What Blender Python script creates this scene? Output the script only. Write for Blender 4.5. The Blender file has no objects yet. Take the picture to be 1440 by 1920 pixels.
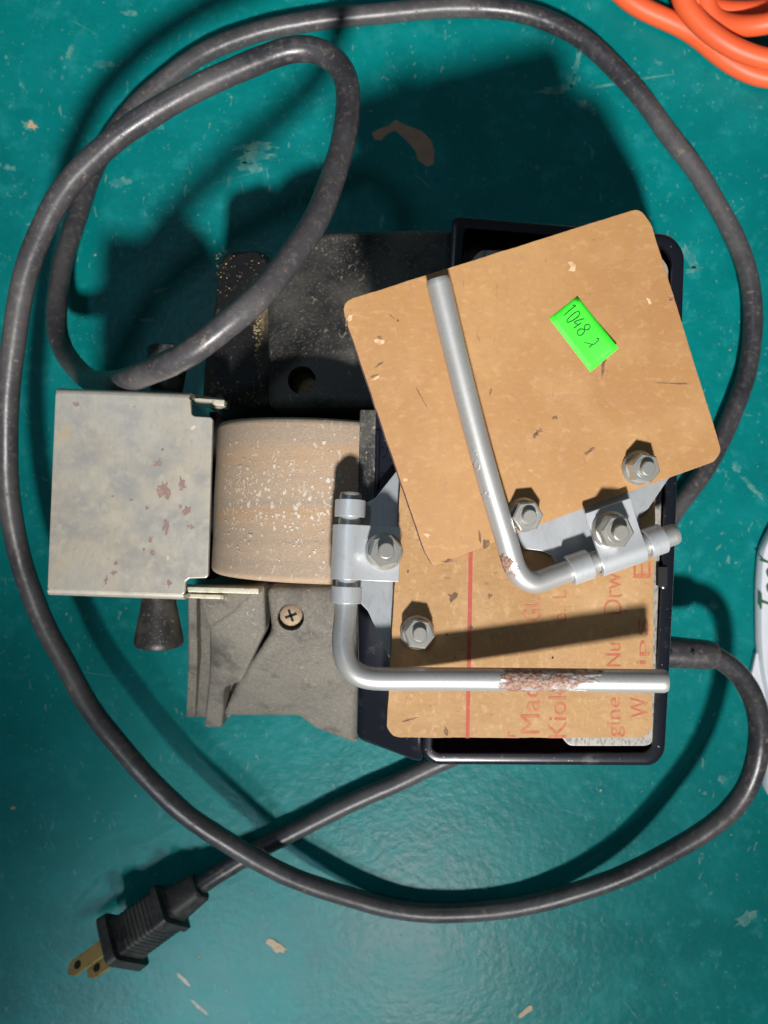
import bpy, bmesh, math, random
from mathutils import Vector, Matrix, noise as mnoise

# ------------------------------------------------------------------ setup
scn = bpy.context.scene
C = scn.collection
S = 0.001                      # everything below is measured in millimetres
H, F = 340.0, 1442.0           # camera height above the bench, focal length in photo pixels

cam_d = bpy.data.cameras.new('camera')
cam = bpy.data.objects.new('camera', cam_d); C.objects.link(cam)
cam.location = (0, 0, H * S)
cam_d.sensor_fit = 'VERTICAL'; cam_d.sensor_height = 24.0; cam_d.sensor_width = 18.0
cam_d.lens = F / 1920 * 24.0
cam_d.clip_start = 0.01; cam_d.clip_end = 20
cam_d.dof.use_dof = True; cam_d.dof.focus_distance = 0.222; cam_d.dof.aperture_fstop = 11.0
scn.camera = cam

w = bpy.data.worlds.new('World'); scn.world = w; w.use_nodes = True
wb = w.node_tree.nodes['Background']
wb.inputs[0].default_value = (0.80, 0.92, 1.0, 1); wb.inputs[1].default_value = 0.07

def lamp(name, kind, loc, target, energy, color, **kw):
    d = bpy.data.lights.new(name, kind); d.energy = energy; d.color = color
    for k, v in kw.items(): setattr(d, k, v)
    o = bpy.data.objects.new(name, d); C.objects.link(o)
    o.location = Vector(loc) * S
    o.rotation_euler = (Vector(target) - Vector(loc)).to_track_quat('-Z', 'Y').to_euler()
    return o
# key light as two cones, shaped to imitate an unseen person's shadow lower left
lamp('key_spot', 'SPOT', (50, -640, 840), (50, 425, 0), 92, (1.0, 0.97, 0.94), shadow_soft_size=0.042, spot_size=math.radians(45.5), spot_blend=0.99)
lamp('key_spot', 'SPOT', (50, -640, 840), (96, -272, 0), 21, (1.0, 0.97, 0.94), shadow_soft_size=0.042, spot_size=math.radians(31), spot_blend=0.32)
# soft cool daylight: a window low beyond the lower left, another at the upper left
lamp('window_light', 'AREA', (-330, -900, 1050), (-60, -255, 0), 0.09, (0.74, 0.90, 1.0), shape='RECTANGLE', size=0.22, size_y=0.26, spread=math.radians(13))
lamp('window_light', 'AREA', (-230, 260, 950), (0, 0, 60), 0.58, (0.56, 0.78, 1.0), shape='RECTANGLE', size=0.10, size_y=0.10)

vs = scn.view_settings
vs.view_transform = 'Standard'; vs.look = 'None'; vs.exposure = 0.0; vs.gamma = 1.0; vs.use_curve_mapping = False

# ------------------------------------------------------------------ materials
class M:
    pass
def new_mat(name, base, rough=0.5, metal=0.0, layers=(), bump=None, coat=0.0, spec=0.5, rough_var=0.0):
    """layers: (kind, scale, lo, hi, colour, stretch, rough or None) ; kind noise|voro|musgr ; sizes per metre"""
    m = bpy.data.materials.new(name); m.use_nodes = True
    nt = m.node_tree; N = nt.nodes; L = nt.links
    bs = N['Principled BSDF']
    bs.inputs['Roughness'].default_value = rough; bs.inputs['Metallic'].default_value = metal
    bs.inputs['Coat Weight'].default_value = coat; bs.inputs['Specular IOR Level'].default_value = spec
    tc = N.new('ShaderNodeTexCoord')
    col = None; rsock = None
    def vec(stretch, off=0):
        mp = N.new('ShaderNodeMapping'); L.new(tc.outputs['Object'], mp.inputs['Vector'])
        mp.inputs['Scale'].default_value = stretch; mp.inputs['Location'].default_value = (off, off * .7, off * .3)
        return mp.outputs['Vector']
    cs = N.new('ShaderNodeRGB'); cs.outputs[0].default_value = (*base, 1); col = cs.outputs[0]
    for i, ly in enumerate(layers):
        kind, scale, lo, hi, c, stretch, rg = ly
        v = vec(stretch or (1, 1, 1), 0.37 * (i + 1))
        if kind == 'voro':
            t = N.new('ShaderNodeTexVoronoi'); t.inputs['Scale'].default_value = scale
            L.new(v, t.inputs['Vector']); out = t.outputs['Distance']
        else:
            t = N.new('ShaderNodeTexNoise'); t.inputs['Scale'].default_value = scale
            t.inputs['Detail'].default_value = 6 if kind == 'noise' else 1.5
            t.inputs['Roughness'].default_value = 0.6
            if kind == 'warp': t.inputs['Distortion'].default_value = 1.5
            L.new(v, t.inputs['Vector']); out = t.outputs['Fac']
        r = N.new('ShaderNodeMapRange'); r.inputs['From Min'].default_value = lo; r.inputs['From Max'].default_value = hi
        L.new(out, r.inputs['Value'])
        f = r.outputs['Result']
        if len(c) == 4:
            mu = N.new('ShaderNodeMath'); mu.operation = 'MULTIPLY'; mu.inputs[1].default_value = c[3]
            L.new(f, mu.inputs[0]); f = mu.outputs[0]
        mx = N.new('ShaderNodeMix'); mx.data_type = 'RGBA'
        L.new(f, mx.inputs['Factor']); L.new(col, mx.inputs['A']); mx.inputs['B'].default_value = (*c[:3], 1)
        col = mx.outputs['Result']
        if rg is not None:
            mr = N.new('ShaderNodeMix'); mr.data_type = 'FLOAT'
            L.new(f, mr.inputs['Factor'])
            if rsock: L.new(rsock, mr.inputs['A'])
            else: mr.inputs['A'].default_value = rough
            mr.inputs['B'].default_value = rg; rsock = mr.outputs['Result']
    L.new(col, bs.inputs['Base Color'])
    if rsock: L.new(rsock, bs.inputs['Roughness'])
    if bump:
        prev = None
        for (scale, strength, dist) in bump:
            t = N.new('ShaderNodeTexNoise'); t.inputs['Scale'].default_value = scale; t.inputs['Detail'].default_value = 4
            L.new(tc.outputs['Object'], t.inputs['Vector'])
            b = N.new('ShaderNodeBump'); b.inputs['Strength'].default_value = strength; b.inputs['Distance'].default_value = dist * S
            L.new(t.outputs['Fac'], b.inputs['Height'])
            if prev: L.new(prev, b.inputs['Normal'])
            prev = b.outputs['Normal']
        L.new(prev, bs.inputs['Normal'])
    m['bsdf'] = 1
    return m

TEAL = (0.001, 0.205, 0.196)
M.teal = new_mat('teal_bench_paint', TEAL, 0.33, spec=0.17, layers=[
    ('noise', 9, .34, .66, (0.001, 0.135, 0.138, .9), None, None),
    ('noise', 40, .46, .70, (0.004, 0.235, 0.235, .6), None, .42),
    ('noise', 130, .54, .72, (0.018, 0.265, 0.262, .6), None, .45),
    ('noise', 230, .64, .72, (0.10, 0.33, 0.30, .55), None, .55),
    ('noise', 200, .64, .74, (0.002, 0.095, 0.105, .6), (1, .7, 1), .5),
    ('warp', 330, .69, .73, (0.20, 0.36, 0.31, .5), (1, .45, 1), .6),
    ('soft', 800, .74, .78, (0.34, 0.40, 0.34, .6), None, .6)],
    bump=[(300, .34, .6), (60, .16, 1.0)])
M.black = new_mat('dusty_black_casting', (0.022, 0.022, 0.026), 0.42, layers=[
    ('noise', 60, .34, .70, (0.135, 0.125, 0.108, .8), None, .7),
    ('noise', 900, .53, .66, (0.15, 0.135, 0.105, .7), None, .9),
    ('warp', 500, .66, .72, (0.33, 0.28, 0.19, .8), (1, .5, 1), .9)],
    bump=[(900, .35, .35), (2400, .3, .2)])
M.grey = new_mat('heavily_dusted_black_casting', (0.145, 0.132, 0.112), 0.7, layers=[
    ('noise', 40, .36, .62, (0.21, 0.19, 0.158, .8), None, .9),
    ('noise', 900, .46, .66, (0.26, 0.24, 0.20, .7), None, .9),
    ('noise', 1300, .55, .70, (0.05, 0.048, 0.045, .6), None, .8),
    ('noise', 34, .53, .66, (0.045, 0.043, 0.043, .75), (1, .5, 1), .5),
    ('noise', 120, .56, .68, (0.07, 0.066, 0.06, .6), None, .7),
    ('warp', 600, .70, .74, (0.42, 0.37, 0.26, .8), None, .9)],
    bump=[(1100, .3, .35)])
M.soot = new_mat('dirty_black_casting', (0.012, 0.011, 0.012), 0.6, layers=[
    ('noise', 55, .52, .70, (0.10, 0.075, 0.045, .8), (1, .45, 1), .9),
    ('noise', 120, .60, .70, (0.24, 0.18, 0.10, .8), (1.2, .5, 1), .9),
    ('noise', 800, .60, .70, (0.20, 0.17, 0.12, .6), None, .9)],
    bump=[(700, .5, .5)])
M.gloss = new_mat('glossy_black_plastic', (0.007, 0.008, 0.013), 0.24, layers=[
    ('noise', 120, .60, .78, (0.05, 0.048, 0.045, .5), None, .55),
    ('soft', 900, .74, .78, (0.3, 0.28, 0.25, .7), None, .8)], bump=[(500, .06, .2)])
M.stone = new_mat('grinding_stone', (0.38, 0.265, 0.172), 0.88, layers=[
    ('noise', 40, .46, .56, (0.31, 0.245, 0.182, .8), (.05, 1.6, .05), None),
    ('noise', 75, .52, .60, (0.37, 0.24, 0.135, .7), (.05, 1.6, .05), None),
    ('noise', 160, .54, .62, (0.27, 0.21, 0.16, .45), (.04, 1.6, .04), None),
    ('noise', 60, .46, .70, (0.36, 0.27, 0.185, .5), None, None),
    ('noise', 1600, .50, .72, (0.46, 0.37, 0.28, .6), None, None),
    ('warp', 420, .64, .70, (0.58, 0.51, 0.43, .55), (1, .6, 1), None),
    ('noise', 1300, .58, .74, (0.11, 0.085, 0.07, .55), None, None)],
    bump=[(2500, .5, .25), (400, .2, .3)])
M.steel = new_mat('stained_steel_sheet', (0.475, 0.445, 0.385), 0.42, metal=0.42, layers=[
    ('noise', 45, .40, .62, (0.47, 0.405, 0.30, .75), None, .5),
    ('noise', 110, .44, .66, (0.34, 0.335, 0.325, .7), None, .36),
    ('noise', 260, .52, .66, (0.53, 0.49, 0.40, .6), None, .46),
    ('noise', 900, .50, .70, (0.34, 0.32, 0.28, .4), (1, .5, 1), None),
    ('noise', 700, .66, .74, (0.20, 0.165, 0.13, .6), None, .7),
    ('noise', 900, .68, .75, (0.75, 0.74, 0.72, .5), None, None)], bump=[(600, .10, .2), (70, .08, .8)])
M.edge = new_mat('scraped_steel_edge', (0.62, 0.58, 0.46), 0.45, metal=0.4, layers=[
    ('noise', 400, .52, .68, (0.26, 0.20, 0.13, .8), None, .8)], bump=[(700, .3, .3)])
M.zinc = new_mat('zinc_plated_sheet', (0.43, 0.455, 0.475), 0.36, metal=0.55, layers=[
    ('noise', 60, .40, .66, (0.50, 0.515, 0.52, .7), None, .42),
    ('noise', 900, .50, .72, (0.27, 0.28, 0.29, .5), (1, .3, 1), None),
    ('noise', 150, .42, .70, (0.38, 0.405, 0.43, .7), None, .46),
    ('noise', 500, .66, .73, (0.25, 0.24, 0.23, .6), None, .7)], bump=[(500, .05, .2)])
M.strap = new_mat('bright_zinc_strap', (0.56, 0.585, 0.605), 0.36, metal=0.5, layers=[
    ('noise', 70, .42, .68, (0.47, 0.49, 0.505, .7), None, .44),
    ('noise', 900, .52, .72, (0.38, 0.39, 0.39, .4), (1, .4, 1), None)], bump=[(500, .05, .2)])
M.nut = new_mat('zinc_plated_nut', (0.55, 0.55, 0.52), 0.30, metal=0.75, layers=[
    ('noise', 90, .45, .68, (0.36, 0.33, 0.27, .6), None, .45),
    ('noise', 300, .50, .75, (0.48, 0.47, 0.43, .7), None, .4)], bump=[(900, .06, .15)])
M.board = new_mat('tan_hardboard', (0.38, 0.205, 0.074), 0.62, layers=[
    ('noise', 16, .36, .66, (0.315, 0.158, 0.054, .9), None, None),
    ('noise', 60, .48, .72, (0.42, 0.250, 0.105, .6), None, None),
    ('noise', 480, .46, .72, (0.33, 0.172, 0.080, .55), (1, .6, 1), None),
    ('noise', 600, .54, .74, (0.50, 0.305, 0.150, .45), (.6, 1, 1), None),
    ('warp', 700, .70, .76, (0.54, 0.36, 0.19, .35), (.6, 1, 1), None),
    ('warp', 420, .70, .78, (0.20, 0.11, 0.05, .5), (1, .5, 1), None),
    ('soft', 800, .72, .80, (0.16, 0.09, 0.05, .6), None, None)],
    bump=[(900, .22, .25), (220, .15, .4)])
M.board_rough = new_mat('scuffed_tan_hardboard', (0.43, 0.255, 0.107), 0.66, layers=[
    ('noise', 18, .36, .66, (0.345, 0.19, 0.073, .9), None, None),
    ('noise', 60, .48, .72, (0.50, 0.315, 0.160, .6), None, None),
    ('noise', 480, .46, .72, (0.36, 0.205, 0.090, .6), (.6, 1, 1), None),
    ('noise', 600, .54, .74, (0.56, 0.375, 0.200, .6), (1, .6, 1), None),
    ('warp', 360, .68, .74, (0.20, 0.11, 0.055, .6), (.4, 1, 1), None),
    ('soft', 800, .73, .80, (0.16, 0.09, 0.05, .6), None, None)],
    bump=[(520, .32, .5), (1400, .2, .2)])
M.board_edge = new_mat('hardboard_edge', (0.17, 0.10, 0.095), 0.8, layers=[
    ('noise', 500, .5, .7, (0.34, 0.20, 0.13, .7), None, None)], bump=[(900, .5, .4)])
M.rubber = new_mat('dusty_rubber_cord', (0.028, 0.028, 0.034), 0.32, layers=[
    ('noise', 16, .40, .60, (0.088, 0.084, 0.086, .9), None, .40),
    ('noise', 70, .48, .68, (0.050, 0.047, 0.050, .8), None, .36),
    ('noise', 420, .52, .72, (0.15, 0.128, 0.110, .55), None, .5),
    ('noise', 260, .63, .70, (0.20, 0.155, 0.115, .7), None, .9),
    ('noise', 1000, .64, .72, (0.28, 0.24, 0.19, .6), None, .9)], bump=[(500, .16, .3), (110, .3, .8)])
M.rubber_d = new_mat('black_rubber_plug', (0.016, 0.016, 0.017), 0.5, layers=[
    ('noise', 60, .40, .62, (0.055, 0.050, 0.046, .8), None, .7),
    ('noise', 500, .50, .7, (0.10, 0.09, 0.08, .7), None, .8)], bump=[(700, .2, .3)])
M.knob = new_mat('grimy_black_knob', (0.020, 0.019, 0.019), 0.42, layers=[
    ('noise', 70, .42, .66, (0.10, 0.085, 0.065, .8), None, .75),
    ('noise', 900, .58, .70, (0.20, 0.17, 0.12, .6), None, .9)], bump=[(800, .3, .3)])
M.brass = new_mat('tarnished_brass', (0.62, 0.42, 0.15), 0.45, metal=0.6, layers=[
    ('noise', 200, .46, .68, (0.30, 0.19, 0.10, .8), None, .65)], bump=[(600, .2, .3)])
M.sticker = new_mat('fluorescent_green_paper', (0.055, 0.90, 0.035), 0.6, layers=[
    ('noise', 90, .4, .7, (0.04, 0.80, 0.03, .6), None, None),
    ('noise', 500, .62, .74, (0.03, 0.62, 0.03, .5), None, None)], bump=[(140, .25, .6), (1200, .1, .1)])
M.ink = new_mat('pen_ink', (0.006, 0.09, 0.012), 0.6, layers=[('noise', 500, .45, .7, (0.01, 0.25, 0.02, .6), None, None)])
M.red = new_mat('worn_red_print', (0.42, 0.10, 0.055), 0.65, layers=[
    ('noise', 420, .42, .64, (0.44, 0.20, 0.095, .85), None, None)])
M.redline = new_mat('red_marker_line', (0.40, 0.075, 0.05), 0.65, layers=[
    ('noise', 300, .55, .75, (0.50, 0.20, 0.10, .8), None, None)])
M.orange = new_mat('orange_vinyl', (0.80, 0.115, 0.032), 0.48, layers=[
    ('noise', 40, .45, .72, (0.74, 0.085, 0.025, .6), None, None),
    ('noise', 600, .66, .76, (0.45, 0.10, 0.05, .5), None, None)], bump=[(200, .06, .3)])
M.white = new_mat('white_plastic_film', (0.72, 0.75, 0.80), 0.32, layers=[
    ('noise', 50, .45, .70, (0.60, 0.66, 0.72, .7), None, None)], bump=[(120, .1, .5)])
M.greenink = new_mat('green_print', (0.015, 0.10, 0.035), 0.5)
M.maroon = new_mat('dark_maroon_panel', (0.030, 0.004, 0.007), 0.22, layers=[
    ('noise', 300, .56, .74, (0.05, 0.03, 0.03, .6), None, .7)])
M.plate = new_mat('speckled_foil_label', (0.30, 0.29, 0.27), 0.5, metal=0.3, layers=[
    ('noise', 1400, .46, .60, (0.10, 0.10, 0.10, .75), (1, .5, 1), None),
    ('noise', 60, .5, .7, (0.38, 0.34, 0.27, .7), None, .7)])
M.screw = new_mat('dusty_screw_head', (0.42, 0.31, 0.21), 0.7, metal=0.2, layers=[
    ('noise', 700, .45, .7, (0.24, 0.17, 0.11, .7), None, None)], bump=[(900, .3, .3)])
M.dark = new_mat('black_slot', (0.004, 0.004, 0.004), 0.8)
M.stain = new_mat('brown_spill', (0.40, 0.26, 0.165), 0.6, layers=[
    ('noise', 200, .45, .7, (0.32, 0.195, 0.12, .8), None, None)])
M.chip = new_mat('worn_pale_paint', (0.10, 0.285, 0.245), 0.6, layers=[
    ('noise', 300, .40, .56, (0.008, 0.20, 0.205, .95), (1, .5, 1), None)])
M.chiptan = new_mat('bare_tan_chip', (0.52, 0.40, 0.25), 0.7, layers=[
    ('noise', 500, .5, .7, (0.35, 0.24, 0.14, .8), None, None)])
M.rustfleck = new_mat('rust_fleck', (0.235, 0.155, 0.140), 0.75, layers=[
    ('noise', 900, .5, .7, (0.36, 0.27, 0.23, .8), None, None)])
M.ochre = new_mat('ochre_stain', (0.47, 0.385, 0.25), 0.5, metal=0.4, layers=[('noise', 300, .4, .6, (0.47, 0.42, 0.33, .9), None, None)])
M.whitechip = new_mat('white_stone_chip', (0.56, 0.50, 0.43), 0.8, layers=[('noise', 700, .45, .6, (0.40, 0.32, 0.24, .8), None, None)])
M.woodchip = new_mat('splintered_fibre', (0.58, 0.40, 0.24), 0.8, layers=[('noise', 600, .45, .6, (0.42, 0.25, 0.12, .8), None, None)])
M.darkmark = new_mat('dark_dent', (0.13, 0.072, 0.042), 0.8, layers=[('noise', 600, .45, .6, (0.28, 0.15, 0.07, .8), None, None)])
M.dustclump = new_mat('sawdust_clump', (0.34, 0.255, 0.14), 0.95, layers=[
    ('noise', 900, .45, .65, (0.14, 0.10, 0.06, .8), None, None)], bump=[(1500, .6, .4)])

def rod_material():
    m = new_mat('zinc_plated_rod', (0.47, 0.48, 0.475), 0.42, metal=0.58, layers=[
        ('noise', 40, .44, .64, (0.40, 0.40, 0.385, .8), None, .44),
        ('noise', 1200, .52, .70, (0.30, 0.30, 0.29, .45), None, .5),
        ('noise', 120, .42, .72, (0.44, 0.445, 0.44, .7), (1, 1, 1), .4),
        ('noise', 700, .62, .72, (0.30, 0.29, 0.27, .55), None, .55)], bump=[(600, .06, .2)])
    nt = m.node_tree; N = nt.nodes; L = nt.links; bs = N['Principled BSDF']
    at = N.new('ShaderNodeAttribute'); at.attribute_name = 'rust'
    tc = N.new('ShaderNodeTexCoord')
    n = N.new('ShaderNodeTexNoise'); n.inputs['Scale'].default_value = 380; n.inputs['Detail'].default_value = 5
    L.new(tc.outputs['Object'], n.inputs['Vector'])
    ad = N.new('ShaderNodeMath'); ad.operation = 'ADD'; L.new(at.outputs['Fac'], ad.inputs[0]); L.new(n.outputs['Fac'], ad.inputs[1])
    mr = N.new('ShaderNodeMapRange'); mr.inputs['From Min'].default_value = .90; mr.inputs['From Max'].default_value = 1.12
    L.new(ad.outputs[0], mr.inputs['Value'])
    n2 = N.new('ShaderNodeTexNoise'); n2.inputs['Scale'].default_value = 1100; n2.inputs['Detail'].default_value = 4
    L.new(tc.outputs['Object'], n2.inputs['Vector'])
    cr = N.new('ShaderNodeValToRGB'); L.new(n2.outputs['Fac'], cr.inputs[0])
    cr.color_ramp.elements[0].position = .35; cr.color_ramp.elements[0].color = (0.16, 0.085, 0.058, 1)
    cr.color_ramp.elements[1].position = .7; cr.color_ramp.elements[1].color = (0.42, 0.265, 0.20, 1)
    src = bs.inputs['Base Color'].links[0].from_socket
    mx = N.new('ShaderNodeMix'); mx.data_type = 'RGBA'; L.new(mr.outputs[0], mx.inputs['Factor'])
    L.new(src, mx.inputs['A']); L.new(cr.outputs[0], mx.inputs['B']); L.new(mx.outputs['Result'], bs.inputs['Base Color'])
    mm = N.new('ShaderNodeMapRange'); mm.inputs['To Min'].default_value = .58; mm.inputs['To Max'].default_value = .1
    L.new(mr.outputs[0], mm.inputs['Value']); L.new(mm.outputs[0], bs.inputs['Metallic'])
    rsrc = bs.inputs['Roughness'].links[0].from_socket
    m2 = N.new('ShaderNodeMix'); m2.data_type = 'FLOAT'; L.new(mr.outputs[0], m2.inputs['Factor']); L.new(rsrc, m2.inputs['A'])
    m2.inputs['B'].default_value = .7; L.new(m2.outputs['Result'], bs.inputs['Roughness'])
    ht = N.new('ShaderNodeMath'); ht.operation = 'MULTIPLY'; L.new(mr.outputs[0], ht.inputs[0]); L.new(n2.outputs['Fac'], ht.inputs[1])
    b = N.new('ShaderNodeBump'); b.inputs['Strength'].default_value = .7; b.inputs['Distance'].default_value = .7 * S
    L.new(ht.outputs[0], b.inputs['Height']); L.new(bs.inputs['Normal'].links[0].from_socket, b.inputs['Normal'])
    L.new(b.outputs['Normal'], bs.inputs['Normal'])
    return m
M.rod = rod_material()

# ------------------------------------------------------------------ geometry helpers (mm)
def P(px, py, z):
    k = (H - z) / F
    return Vector(((px - 720) * k, (960 - py) * k, z))
CAM = Vector((0, 0, H))
class Plane:
    """a board's own plane, from three (px, py, height) marks read off the photograph"""
    def __init__(s, a, b, c):
        s.o = P(*a); s.n = (P(*b) - s.o).cross(P(*c) - s.o).normalized()
        if s.n.z < 0: s.n = -s.n
    def at(s, px, py, off=0.0):
        d = (P(px, py, 0) - CAM); o = s.o + s.n * off
        return CAM + d * ((o - CAM).dot(s.n) / d.dot(s.n))

def link(name, me, mats, parent=None, base=None):
    for m in (mats if isinstance(mats, (list, tuple)) else [mats]): me.materials.append(m)
    o = bpy.data.objects.new(name, me); C.objects.link(o)
    if parent is not None: o.parent = parent
    return o
def root_base(parent):
    while parent is not None and parent.parent is not None: parent = parent.parent
    return Vector(parent.location) / S if (parent is not None and parent.type == 'EMPTY') else Vector((0, 0, 0))
def mesh(name, verts, faces, mats, parent=None, fmat=None, smooth=35, bevel=None, seg=2, attr=None):
    b = root_base(parent)
    me = bpy.data.meshes.new(name)
    me.from_pydata([tuple((Vector(v) - b) * S) for v in verts], [], faces)
    if fmat:
        for p, i in zip(me.polygons, fmat): p.material_index = i
    if attr:
        a = me.attributes.new('rust', 'FLOAT', 'POINT')
        for i, x in enumerate(attr): a.data[i].value = x
    bm = bmesh.new(); bm.from_mesh(me); bmesh.ops.recalc_face_normals(bm, faces=bm.faces); bm.to_mesh(me); bm.free()
    o = link(name, me, mats, parent)
    if bevel:
        mod = o.modifiers.new('bevel', 'BEVEL'); mod.width = bevel * S; mod.segments = seg
        mod.limit_method = 'ANGLE'; mod.angle_limit = math.radians(25)
        bake(o)
    if smooth:
        for p in o.data.polygons: p.use_smooth = True
        o.data.set_sharp_from_angle(angle=math.radians(smooth))
        if bevel:
            wn = o.modifiers.new('normals', 'WEIGHTED_NORMAL'); wn.keep_sharp = True; wn.weight = 100
    return o
def bake(o):
    dg = bpy.context.evaluated_depsgraph_get(); dg.update()
    me = bpy.data.meshes.new_from_object(o.evaluated_get(dg))
    old = o.data; o.modifiers.clear(); o.data = me; me.name = old.name + '_'
    bpy.data.meshes.remove(old)
def bore(o, center, r, z0, z1):
    """drill a round hole (mm, world) into a closed mesh"""
    b = root_base(o.parent)
    me = bpy.data.meshes.new('cutter'); bm = bmesh.new()
    bmesh.ops.create_cone(bm, cap_ends=True, segments=28, radius1=r * S, radius2=r * S, depth=(z1 - z0) * S,
                          matrix=Matrix.Translation((Vector((center[0], center[1], (z0 + z1) / 2)) - b) * S))
    bm.to_mesh(me); bm.free()
    c = bpy.data.objects.new('cutter', me); C.objects.link(c); c.location = b * S
    m = o.modifiers.new('bore', 'BOOLEAN'); m.object = c; m.operation = 'DIFFERENCE'; m.solver = 'EXACT'
    bake(o)
    bpy.data.objects.remove(c); bpy.data.meshes.remove(me)
def empty(name, loc, label, cat, group=None):
    o = bpy.data.objects.new(name, None); C.objects.link(o); o.location = Vector(loc) * S
    o.empty_display_size = .01; o['label'] = label; o['category'] = cat
    if group: o['group'] = group
    bpy.context.view_layer.update()
    return o
def catmull(pts, n=8):
    out = []
    pts = [Vector(p) for p in pts]
    q = [pts[0] * 2 - pts[1]] + pts + [pts[-1] * 2 - pts[-2]]
    for i in range(1, len(q) - 2):
        a, b, c, d = q[i - 1:i + 3]
        for k in range(n):
            t = k / n
            out.append(.5 * ((2 * b) + (c - a) * t + (2 * a - 5 * b + 4 * c - d) * t * t + (3 * b - a - 3 * c + d) * t ** 3))
    out.append(pts[-1]); return out
def resample(pts, step):
    out = [pts[0]]; acc = 0
    for a, b in zip(pts, pts[1:]):
        L = (b - a).length; t = step - acc
        while t <= L:
            out.append(a.lerp(b, t / L)); t += step
        acc = (acc + L) % step if L else acc
    if (out[-1] - pts[-1]).length > step * .3: out.append(pts[-1])
    return out
def smooth_path(pts, it=3):
    for _ in range(it):
        pts = [pts[0]] + [(pts[i - 1] + pts[i] * 2 + pts[i + 1]) / 4 for i in range(1, len(pts) - 1)] + [pts[-1]]
    return pts
def tube(name, path, r, mats, parent=None, seg=18, rfun=None, rust=None, chamfer=0.0):
    V, Fc, A = [], [], []
    n = len(path); t0 = (path[1] - path[0]).normalized()
    up = Vector((0, 0, 1)) if abs(t0.z) < .9 else Vector((1, 0, 0))
    nrm = (up - t0 * up.dot(t0)).normalized()
    for i in range(n):
        t = (path[min(i + 1, n - 1)] - path[max(i - 1, 0)]).normalized()
        nrm = (nrm - t * nrm.dot(t)).normalized(); bn = t.cross(nrm)
        rr = r * (rfun(i / (n - 1)) if rfun else 1)
        if chamfer and i in (0, n - 1): rr -= chamfer
        for k in range(seg):
            a = 2 * math.pi * k / seg
            p = path[i] + (nrm * math.cos(a) + bn * math.sin(a)) * rr
            V.append(p)
            A.append(rust(i / (n - 1), p) if rust else 0)
    for i in range(n - 1):
        for k in range(seg):
            k2 = (k + 1) % seg
            Fc.append((i * seg + k, i * seg + k2, (i + 1) * seg + k2, (i + 1) * seg + k))
    Fc.append(tuple(range(seg))[::-1]); Fc.append(tuple((n - 1) * seg + k for k in range(seg)))
    return mesh(name, V, Fc, mats, parent, smooth=50, attr=A if rust else None)
def round_poly(pts, rad, seg=5):
    """2D px polygon with rounded corners"""
    out = []; n = len(pts)
    rads = rad if isinstance(rad, (list, tuple)) else [rad] * n
    for i in range(n):
        a, b, c = Vector(pts[i - 1]).to_2d(), Vector(pts[i]).to_2d(), Vector(pts[(i + 1) % n]).to_2d()
        r = min(rads[i], (a - b).length * .45, (c - b).length * .45)
        p, q = b + (a - b).normalized() * r, b + (c - b).normalized() * r
        for k in range(seg + 1):
            t = k / seg
            out.append((1 - t) ** 2 * p + 2 * t * (1 - t) * b + t * t * q)
    return out
def prism(name, top, down, mats, parent=None, bevel=None, side_mat=0, smooth=35):
    n = len(top); V = list(top) + [Vector(v) + down for v in top]
    Fc = [tuple(range(n)), tuple(range(n, 2 * n))[::-1]] + [(i, (i + 1) % n, n + (i + 1) % n, n + i) for i in range(n)]
    fm = [0, 0] + [side_mat] * n
    return mesh(name, V, Fc, mats, parent, fmat=fm, bevel=bevel, smooth=smooth)
def block(name, top, faces, bounds, zbot, mats, parent, bevel=1.2, flare=0.0, seg=3):
    """solid with a faceted top (px,py,z) and skirts down to zbot"""
    V = [P(*t) for t in top]; n = len(V)
    c = sum((V[i] for i in bounds), Vector()) / len(bounds)
    Fc = list(faces); idx = {}
    for i in bounds:
        d = Vector((V[i].x - c.x, V[i].y - c.y, 0)).normalized()
        idx[i] = len(V); p = V[i] + d * flare; V.append(Vector((p.x, p.y, min(zbot, V[i].z - 3))))
    m = len(bounds)
    for k in range(m):
        a, b = bounds[k], bounds[(k + 1) % m]
        Fc.append((a, b, idx[b], idx[a]))
    Fc.append(tuple(idx[i] for i in bounds)[::-1])
    return mesh(name, V, Fc, mats, parent, bevel=bevel, seg=seg)
def box(name, c, size, mats, parent, rot=0.0, bevel=.4):
    sx, sy, sz = (s / 2 for s in size); R = Matrix.Rotation(rot, 3, 'Z')
    V = [Vector(c) + R @ Vector((x, y, z)) for x in (-sx, sx) for y in (-sy, sy) for z in (-sz, sz)]
    Fc = [(0, 1, 3, 2), (4, 6, 7, 5), (0, 4, 5, 1), (2, 3, 7, 6), (0, 2, 6, 4), (1, 5, 7, 3)]
    return mesh(name, V, Fc, mats, parent, bevel=bevel)
def lathe(name, origin, axis, prof, mats, parent, seg=28, start=None, smooth=40):
    """prof: (distance along axis, radius)"""
    ax = Vector(axis).normalized(); u = ax.orthogonal().normalized() if start is None else Vector(start)
    v = ax.cross(u); V = []; Fc = []
    for (h, r) in prof:
        for k in range(seg):
            a = 2 * math.pi * k / seg
            V.append(Vector(origin) + ax * h + (u * math.cos(a) + v * math.sin(a)) * r)
    for i in range(len(prof) - 1):
        for k in range(seg):
            Fc.append((i * seg + k, i * seg + (k + 1) % seg, (i + 1) * seg + (k + 1) % seg, (i + 1) * seg + k))
    Fc.append(tuple(range(seg))[::-1]); Fc.append(tuple((len(prof) - 1) * seg + k for k in range(seg)))
    return mesh(name, V, Fc, mats, parent, smooth=smooth)
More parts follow.
